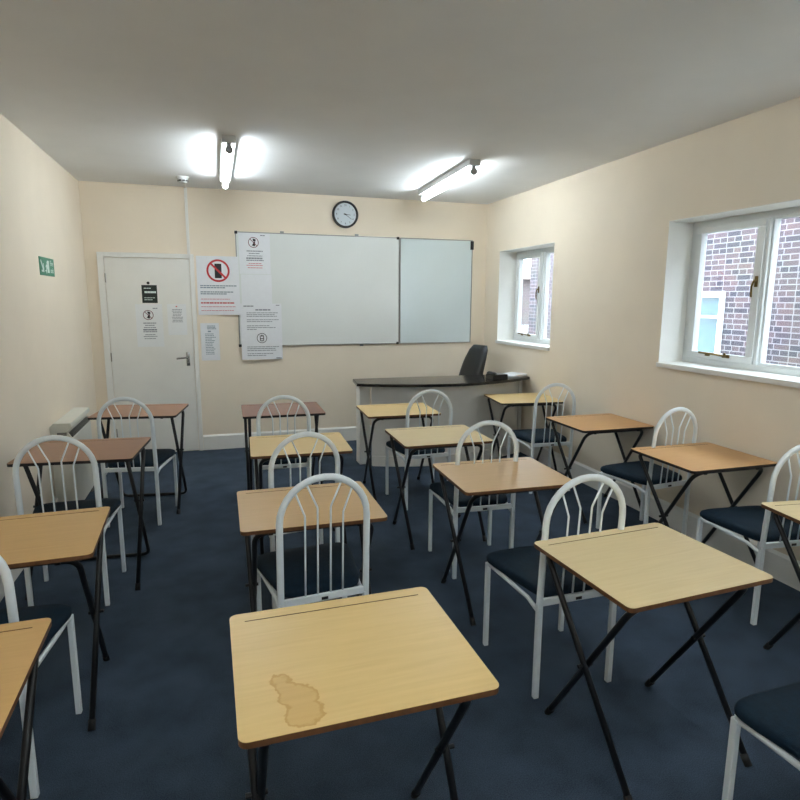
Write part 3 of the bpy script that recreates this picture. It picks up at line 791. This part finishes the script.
G_D = 'folding exam desks'
k = 0.92
def sc_(x, y): return (1.2107 + (x - 1.2107) * k, y * k)
DESKS = [  # kind, (x, y), rotation, top, edge, label
 ('yellow', (1.529, 1.444), 0.010, 'stained', 'edge_brown', 'pale yellow exam desk with a brown drink stain on its top'),
 ('yellow', (2.694, 1.686), 0.055, 'pale', 'edge_brown', 'palest yellow exam desk with clear X legs, closest to the camera after the stained one'),
 ('yellow', (1.588, 2.636), -0.009, 'amber', 'edge_brown', 'amber exam desk directly in front of the stained desk, white chair before it'),
 ('yellow', (1.706, 3.818), -0.042, 'yellow', 'edge_brown', 'yellow exam desk between the amber desk and the dark red-brown desk'),
 ('brown', sc_(1.736, 5.112), -0.019, 'dark_red', 'edge_black', 'dark red-brown exam desk against the wall below the wide whiteboard'),
 ('brown', sc_(0.580, 5.369), -0.148, 'red_brown', 'edge_black', 'brown exam desk in front of the white door'),
 ('brown', sc_(0.397, 4.031), -0.099, 'red_brown', 'edge_black', 'brown exam desk second from the door, beside the storage heater end'),
 ('yellow', (0.415, 2.572), 0.034, 'honey', 'edge_brown', 'honey coloured exam desk third from the door along the heater wall'),
 ('yellow', (0.404, 1.579), 0.023, 'honey', 'edge_brown', 'honey coloured exam desk fourth from the door, cut by the picture edge'),
 ('yellow', (2.693, 4.820), -0.041, 'yellow', 'edge_brown', 'yellow exam desk directly in front of the white teacher counter'),
 ('yellow', (2.675, 3.805), -0.020, 'pale', 'edge_brown', 'small pale exam desk second back from the white teacher counter'),
 ('yellow', (2.682, 2.830), -0.035, 'tan', 'edge_brown', 'tan pinkish exam desk between two white chairs, third back from the teacher counter'),
 ('yellow', (4.052, 5.069), -0.134, 'yellow', 'edge_black', 'yellow exam desk by the end of the teacher counter under the small window'),
 ('yellow', (4.064, 3.888), -0.005, 'orange', 'edge_black', 'orange brown exam desk between the two windows, second in the window row'),
 ('yellow', (4.045, 2.822), -0.009, 'orange', 'edge_black', 'orange brown exam desk under the large window, third in the window row'),
 ('yellow', (3.908, 1.732), -0.132, 'pale', 'edge_brown', 'pale exam desk at the near end of the window row, mostly cut by picture edge'),
]
protos = {}
for kind, (x, y), a, top, edge, label in DESKS:
    if kind not in protos:
        r = protos[kind] = make_desk(kind); r.location = (x, y, 0); r.rotation_euler = (0, 0, a); r['label'] = label
    else: r = dup(protos[kind], (x, y, 0), a, label)
    t = [c for c in r.children if c.name.startswith('desk_top')][0]
    for s, m in zip(t.material_slots, (WOOD[top], M[edge])): s.link = 'OBJECT'; s.material = m

# ------------------------------------------------------------------ arch back chairs
def make_chair():
    r = thing('arch_back_chair', 'x', 'chair', (0, 0, 0), 0, 'white arch back chairs')
    wm = M['chair_white']
    xr, xf, dp, arc, zc, zs = 0.181, 0.210, 0.412, 0.181, 0.772, 0.43
    lean = lambda z: -max(0.0, z - zs) * 0.055
    # arch: two posts and a half circle in one bent tube
    pts = [(-xr, 0.0, 0.412), (-xr, 0.0, zs)] + [(-xr, lean(z), z) for z in (0.50, 0.58, 0.66, 0.72)]
    for i in range(17):
        a = PI - PI * i / 16; z = zc + arc * math.sin(a); pts.append((arc * math.cos(a), lean(z), z))
    pts += [(xr, lean(z), z) for z in (0.72, 0.66, 0.58, 0.50)] + [(xr, 0.0, zs), (xr, 0.0, 0.412)]
    bm = bmesh.new(); sweep(bm, pts, 0.0145, 0.0115, n=12, up=(0, 1, 0)); obj('back_frame', bm, wm, r, 50)
    for s in (-1, 1):
        bm = bmesh.new(); bx(bm, s * xr - 0.012, s * xr + 0.012, -0.011, 0.011, 0.0, 0.425, 0.004); obj('leg', bm, wm, r)
        bm = bmesh.new(); bx(bm, s * xf - 0.011, s * xf + 0.011, dp - 0.011, dp + 0.011, 0.0, 0.425, 0.004); obj('leg', bm, wm, r)
        bm = bmesh.new(); sweep(bm, fillet([(s * xf, dp, 0.422), (s * (xf - .004), dp - 0.1, 0.422), (s * (xr + .002), 0.09, 0.408), (s * xr, 0.0, 0.385)], 0.08), 0.008, 0.011, n=8, up=(0, 0, 1)); obj('side_rail', bm, wm, r, 50)
    bm = bmesh.new(); bx(bm, -xf, xf, dp - 0.009, dp + 0.009, 0.405, 0.431, 0.003); obj('front_rail', bm, wm, r)
    bm = bmesh.new(); bx(bm, -xr, xr, -0.008, 0.008, 0.414, 0.444, 0.003); rail = obj('back_rail', bm, wm, r)
    bm = bmesh.new(); bx(bm, -0.014, 0.014, -0.0105, -0.0075, 0.420, 0.432, 0.001); obj('maker_plate', bm, M['black_plastic'], rail)
    for xb, xt, zk, ze in ((-0.079, -0.119, 0.795, 0.905), (-0.027, -0.074, 0.825, 0.934), (0.027, 0.074, 0.825, 0.934), (0.079, 0.119, 0.795, 0.905)):
        bm = bmesh.new(); sweep(bm, fillet([(xb, 0.0, 0.435), (xb, lean(0.6), 0.6), (xb, lean(zk), zk), (xt, lean(ze), ze)], 0.03, 4), 0.0042, n=8); obj('spindle', bm, wm, r, 50)
    # padded seat
    bm = bmesh.new(); N = 40
    def outline(s, z, drop=0.0):
        out = []
        for i in range(N):
            a = 2 * PI * i / N; e = 0.30
            cx = math.copysign(abs(math.cos(a)) ** e, math.cos(a)); cy = math.copysign(abs(math.sin(a)) ** e, math.sin(a))
            y = 0.226 + 0.216 * cy * s; hw = 0.168 + 0.072 * (y - 0.01) / 0.432
            out.append(bm.verts.new((hw * cx * s, y, z)))
        return out
    L = [outline(.95, .431), outline(.995, .440), outline(1.0, .452), outline(.985, .464), outline(.93, .472), outline(.72, .478), outline(.38, .480)]
    for i in range(len(L) - 1):
        for q in range(N): bm.faces.new((L[i][q], L[i][(q + 1) % N], L[i + 1][(q + 1) % N], L[i + 1][q]))
    bm.faces.new(list(reversed(L[0]))); bm.faces.new(L[-1])
    obj('seat', bm, M['seat'], r, 60)
    return r
CHAIRS = [
 (1.596, 2.272, 0.085, 'white arch back chair standing just beyond the stained desk, the largest seen from behind'),
 (2.609, 1.968, 0.010, 'white arch back chair just behind the palest desk, dark blue seat facing the tan desk'),
 (1.631, 3.045, 0.128, 'white arch back chair at the yellow desk in front of the amber desk'),
 (1.660, 4.285, -0.050, 'white arch back chair at the dark red-brown desk'),
 (2.778, 4.261, 0.025, 'white arch back chair at the yellow desk before the teacher counter'),
 (2.695, 3.050, -0.065, 'white arch back chair at the small pale desk, behind it the tan desk'),
 (0.580, 4.505, -0.173, 'white arch back chair at the brown desk by the door'),
 (0.405, 3.315, 0.0, 'white arch back chair at the second brown desk beside the heater end'),
 (0.385, 2.02, -0.06, 'white arch back chair cut by the picture edge at the third heater wall desk'),
 (3.934, 4.324, -0.058, 'white arch back chair under the small window at the yellow desk'),
 (4.080, 3.105, 0.10, 'white arch back chair between the windows, at the first orange brown desk'),
 (3.985, 2.125, -0.10, 'white arch back chair under the large window, at the second orange brown desk'),
 (2.86, 0.795, 0.02, 'white arch back chair whose dark blue seat shows only at the bottom picture edge'),
]
cp = None
for x, y, a, label in CHAIRS:
    if cp is None:
        cp = make_chair(); cp.location = (x, y, 0); cp.rotation_euler = (0, 0, a); cp['label'] = label
    else: dup(cp, (x, y, 0), a, label)

# ------------------------------------------------------------------ teacher's counter, office chair, things on it
r_ = thing('teacher_desk', 'white teacher counter with a curved glossy black top before the whiteboards', 'desk', (3.42, 5.70, 0))
ZT = 0.852
xl, xr_ = 2.49, 4.378
def front_y(x):
    t = (x - xl) / (xr_ - xl); return 5.49 + 0.03 * t - 0.27 * (1 - (2 * t - 1) ** 2)
front = []
for i in range(25):
    t = i / 24; x = xl + (xr_ - xl) * t
    front.append((x, front_y(x)))
pts = front + [(xr_, 5.80), (xl + 0.037, 5.83)]
bm = bmesh.new(); prism(bm, pts, ZT - 0.028, ZT); 
bmesh.ops.bevel(bm, geom=[e for e in bm.edges if abs(e.verts[0].co.z - ZT) < 1e-5 and abs(e.verts[1].co.z - ZT) < 1e-5], offset=0.004, segments=2, affect='EDGES')
part(obj('counter_top', bm, M['desk_black'], r_), r_)
def bowed(name, x0, x1, off, th, z0, z1, mat):
    o_ = [(x0 + (x1 - x0) * i / 20, front_y(x0 + (x1 - x0) * i / 20) + off) for i in range(21)]
    bm = bmesh.new(); prism(bm, o_ + [(x, y + th) for x, y in reversed(o_)], z0, z1)
    return part(obj(name, bm, M[mat], r_), r_)
bowed('front_panel', 2.66, 4.313, 0.158, 0.02, 0.105, ZT - 0.028, 'desk_white')
bowed('plinth', 2.66, 4.313, 0.146, 0.03, 0.0, 0.102, 'desk_white')
part(box('end_panel', 2.552, 2.658, 5.640, 5.79, 0.0, ZT - 0.028, M['desk_white'], r_, 0.003), r_)
part(box('end_panel', 4.315, 4.352, 5.620, 5.78, 0.0, ZT - 0.028, M['desk_white'], r_, 0.003), r_)

r_ = thing('office_chair', 'black padded office chair behind the teacher counter in the corner', 'chair', (3.825, 6.20, 0), math.radians(101))
bm = bmesh.new()                                   # tall padded back, leaning
N = 28; rows = []
for i in range(13):
    t = i / 12; z = 0.52 + 0.615 * t; hw = 0.17 + 0.02 * math.sin(PI * t) - 0.045 * max(0, t - .72) / .28; th = 0.055 + 0.012 * math.sin(PI * t * 2)
    if i in (0, 12): hw *= .9; th *= .55
    yy = 0.06 * math.sin(PI * t) * 0.5; xx = 0
    ring_ = []
    for q in range(N):
        a = 2 * PI * q / N; e = .5
        ring_.append(bm.verts.new((xx + hw * math.copysign(abs(math.cos(a)) ** e, math.cos(a)), -0.15 - 0.17 * t + yy + th * math.copysign(abs(math.sin(a)) ** e, math.sin(a)), z)))
    rows.append(ring_)
for i in range(12):
    for q in range(N): bm.faces.new((rows[i][q], rows[i][(q + 1) % N], rows[i + 1][(q + 1) % N], rows[i + 1][q]))
bm.faces.new(list(reversed(rows[0]))); bm.faces.new(rows[-1])
obj('backrest', bm, M['black_leather'], r_, 60)
bm = bmesh.new(); prism(bm, rrect(0.23, 0.23, 0.07), 0.42, 0.50); bmesh.ops.bevel(bm, geom=[e for e in bm.edges if abs(e.verts[0].co.z - e.verts[1].co.z) < 1e-5], offset=0.02, segments=3, affect='EDGES')
obj('seat', bm, M['black_leather'], r_, 50)
bm = bmesh.new(); cyl(bm, (0, 0, 0.25), 0.028, 0.35, 'z', 16); obj('gas_post', bm, M['black_plastic'], r_, 40)
for q in range(5):
    a = 2 * PI * q / 5 + .3; c, s = math.cos(a), math.sin(a)
    bm = bmesh.new(); sweep(bm, [(0, 0, 0.10), (c * .13, s * .13, 0.09), (c * .25, s * .25, 0.07)], 0.018, 0.014, n=8); lg = obj('base_arm', bm, M['black_plastic'], r_, 40)
    bm = bmesh.new(); cyl(bm, (c * .25, s * .25, 0.028), 0.028, 0.04, 'x', 16); obj('caster', bm, M['black_plastic'], lg, 40)

r_ = thing('desk_phone', 'low black box like a desk phone on the end of the teacher counter', 'phone', (3.97, 5.48, ZT), math.radians(6))
bm = bmesh.new(); prism(bm, rrect(0.09, 0.075, 0.012), 0.0, 0.046); bmesh.ops.bevel(bm, geom=[e for e in bm.edges if abs(e.verts[0].co.z - .046) < 1e-5 and abs(e.verts[1].co.z - .046) < 1e-5], offset=0.006, segments=2, affect='EDGES')
obj('phone_body', bm, M['black_plastic'], r_)
bm = bmesh.new(); sweep(bm, fillet([(-0.062, -0.065, 0.055), (-0.062, -0.05, 0.062), (-0.062, 0.05, 0.062), (-0.062, 0.065, 0.055)], 0.02), 0.02, 0.011, n=10, up=(0, 0, 1)); obj('handset', bm, M['black_plastic'], r_, 40)
for i in range(3):
    bm = bmesh.new()
    for q in range(3): bx(bm, -0.012 + q * .028, 0.006 + q * .028, -0.045 + i * .03, -0.028 + i * .03, 0.046, 0.049, 0.001)
    obj('key_row', bm, M['cap_grey'], r_)
bm = bmesh.new()
for i in range(6):
    a = rnd.uniform(-.08, .08)
    bx(bm, -0.105, 0.105, -0.148, 0.148, i * .0035, i * .0035 + .003, 0, 0, Matrix.Translation((0, 0, 0)) @ Matrix.Rotation(a, 4, 'Z'))
o = obj('paper_stack', bm, M['paper']); o.location = (4.232, 5.63, ZT + 0.0005); o.rotation_euler = (0, 0, math.radians(-60)); tag(o, 'white stack of papers on the end of the teacher counter beside the black phone', 'paper'); o['kind'] = 'stuff'

# ------------------------------------------------------------------ outside the windows
struct(box('ground', W + WT, 40, -12, 45, -0.35, -0.15, M['paving']), 'grey paved ground outside')
BX = 8.4
r_ = thing('brick_house', 'brown brick house wall with a white window seen through the large window', 'building', (BX + 2, 4, -0.15))
wy0, wy1, wz0, wz1 = 6.98, 8.20, 0.75, 1.80
bm = bmesh.new()
bx(bm, BX, BX + 0.25, -9, wy0, -0.15, 5.6); bx(bm, BX, BX + 0.25, wy1, 12.7, -0.15, 5.6)
bx(bm, BX, BX + 0.25, wy0, wy1, -0.15, wz0); bx(bm, BX, BX + 0.25, wy0, wy1, wz1, 5.6)
bx(bm, BX + 0.25, BX + 6, 12.45, 12.7, -0.15, 5.6); bx(bm, BX + 0.25, BX + 6, -9, -8.75, -0.15, 5.6)
part(obj('house_wall', bm, M['brick'], r_), r_)
bm = bmesh.new()
a = [bm.verts.new(p) for p in ((BX - .4, -9.3, 5.5), (BX - .4, 13.0, 5.5), (BX + 3, 13.0, 8.2), (BX + 3, -9.3, 8.2), (BX + 6.4, 13.0, 5.5), (BX + 6.4, -9.3, 5.5))]
bm.faces.new((a[0], a[3], a[2], a[1])); bm.faces.new((a[2], a[3], a[5], a[4])); bm.faces.new((a[0], a[1], a[4], a[5])); bm.faces.new((a[1], a[2], a[4])); bm.faces.new((a[0], a[5], a[3])); fix(bm)
part(obj('roof', bm, M['slate'], r_), r_)
bm = bmesh.new(); f = .09
for (p, q, s, t) in ((wy0, wy1, wz0, wz0 + f), (wy0, wy1, wz1 - f, wz1), (wy0, wy0 + f, wz0 + f, wz1 - f), (wy1 - f, wy1, wz0 + f, wz1 - f), (wy0 + f, wy1 - f, 1.40, 1.44)):
    bx(bm, BX - 0.02, BX + 0.08, p, q, s, t)
wf = part(obj('house_window', bm, M['upvc'], r_), r_)
box('glass_pane', BX + 0.04, BX + 0.046, wy0 + f, wy1 - f, wz0 + f, wz1 - f, M['glass'], wf)
box('curtain', BX + 0.12, BX + 0.14, wy0 + .02, wy1 - .02, wz0, wz1, M['curtain'], wf)

r_ = thing('far_house', 'distant pale red brick house seen through the small window', 'building', (13, 27, -0.15))
bm = bmesh.new(); bx(bm, 5.5, 22, 26, 33, -0.15, 2.7); part(obj('house_wall', bm, M['brick_far'], r_), r_)
bm = bmesh.new()
a = [bm.verts.new(p) for p in ((5.1, 25.6, 2.65), (22.4, 25.6, 2.65), (22.4, 29.5, 3.5), (5.1, 29.5, 3.5), (22.4, 33.4, 2.65), (5.1, 33.4, 2.65))]
for q in ((0, 1, 2, 3), (3, 2, 4, 5), (0, 5, 4, 1), (0, 3, 5), (1, 4, 2)): bm.faces.new([a[i] for i in q])
fix(bm); part(obj('roof', bm, M['slate'], r_), r_)
r_ = thing('garden_fence', 'white slatted garden fence low in the small window', 'fence', (9.4, 15.5, -0.15))
bm = bmesh.new()
for i in range(60): bx(bm, 6.2 + i * .11, 6.28 + i * .11, 15.48, 15.50, -0.15, 0.95)
part(obj('slat_panel', bm, M['fence'], r_), r_)
for z in (0.15, 0.7): part(box('rail', 6.2, 12.8, 15.50, 15.54, z, z + .08, M['fence'], r_), r_)

def shrub(name, label, cat, x, y, h, rad, seed, cone=False):
    rr = random.Random(seed); r = thing(name, label, cat, (x, y, -0.15))
    bm = bmesh.new(); sweep(bm, [(0, 0, 0), (0.02, 0, h * .4), (0, 0, h * .85)], 0.06, n=8); obj('trunk', bm, M['bark'], r, 40)
    bm = bmesh.new()
    for i in range(900):
        t = rr.random(); z = h * (.12 + .88 * t)
        R = rad * ((1 - t) * .95 + .05 if cone else math.sqrt(max(0.02, 1 - (2 * t - 1) ** 2)))
        a = rr.uniform(0, 2 * PI); q = R * math.sqrt(rr.uniform(.3, 1)); c = Vector((q * math.cos(a), q * math.sin(a), z))
        u = Vector((rr.gauss(0, 1), rr.gauss(0, 1), rr.gauss(0, .6))).normalized(); v = u.cross(Vector((rr.gauss(0, 1), rr.gauss(0, 1), rr.gauss(0, 1)))).normalized()
        s = rr.uniform(.06, .13)
        bm.faces.new([bm.verts.new(c + u * s), bm.verts.new(c + v * s * .5), bm.verts.new(c - u * s), bm.verts.new(c - v * s * .5)])
    obj('foliage', bm, M['leaf'], r)
shrub('conifer_tree', 'dark blue green conifer beside the brick house, low in the small window', 'tree', 7.75, 13.2, 2.4, .5, 3, True)

# ------------------------------------------------------------------ light, sky, camera
w = bpy.data.worlds.new('overcast_sky'); sc.world = w; w.use_nodes = True
nt = w.node_tree; bg = nt.nodes['Background']
tc = nt.nodes.new('ShaderNodeTexCoord'); sp = nt.nodes.new('ShaderNodeSeparateXYZ'); rp = nt.nodes.new('ShaderNodeValToRGB')
nt.links.new(tc.outputs['Generated'], sp.inputs[0]); nt.links.new(sp.outputs['Z'], rp.inputs['Fac'])
rp.color_ramp.elements[0].color = (0.86, 0.92, 1.0, 1); rp.color_ramp.elements[1].color = (0.78, 0.88, 1.0, 1)
nt.links.new(rp.outputs['Color'], bg.inputs['Color']); bg.inputs['Strength'].default_value = 8.0

cam = bpy.data.cameras.new('camera'); co = bpy.data.objects.new('camera', cam); COL.objects.link(co)
R_ = Vector((0.9547120224805542, -0.2974837419167946, 0.005327046674449637)); U_ = Vector((0.04473734091350484, 0.16122973651038186, 0.9859024000339901)); F_ = Vector((0.2941488134585599, 0.941014556401746, -0.16723659940619023))
co.matrix_world = Matrix(((R_.x, U_.x, -F_.x, 1.2106662401398485), (R_.y, U_.y, -F_.y, 0), (R_.z, U_.z, -F_.z, 1.6467735896917755), (0, 0, 0, 1)))
cam.sensor_width = 36; cam.sensor_fit = 'HORIZONTAL'; cam.lens = 36 * 589.813 / 800; cam.clip_start = 0.05
sc.camera = co

sc.view_settings.view_transform = 'Standard'; sc.view_settings.look = 'None'; sc.view_settings.gamma = 1.0
sc.view_settings.use_curve_mapping = False; sc.view_settings.exposure = 0.62
sc.cycles.use_denoising = True
sc.cycles.max_bounces = 10; sc.cycles.diffuse_bounces = 6; sc.cycles.transparent_max_bounces = 12
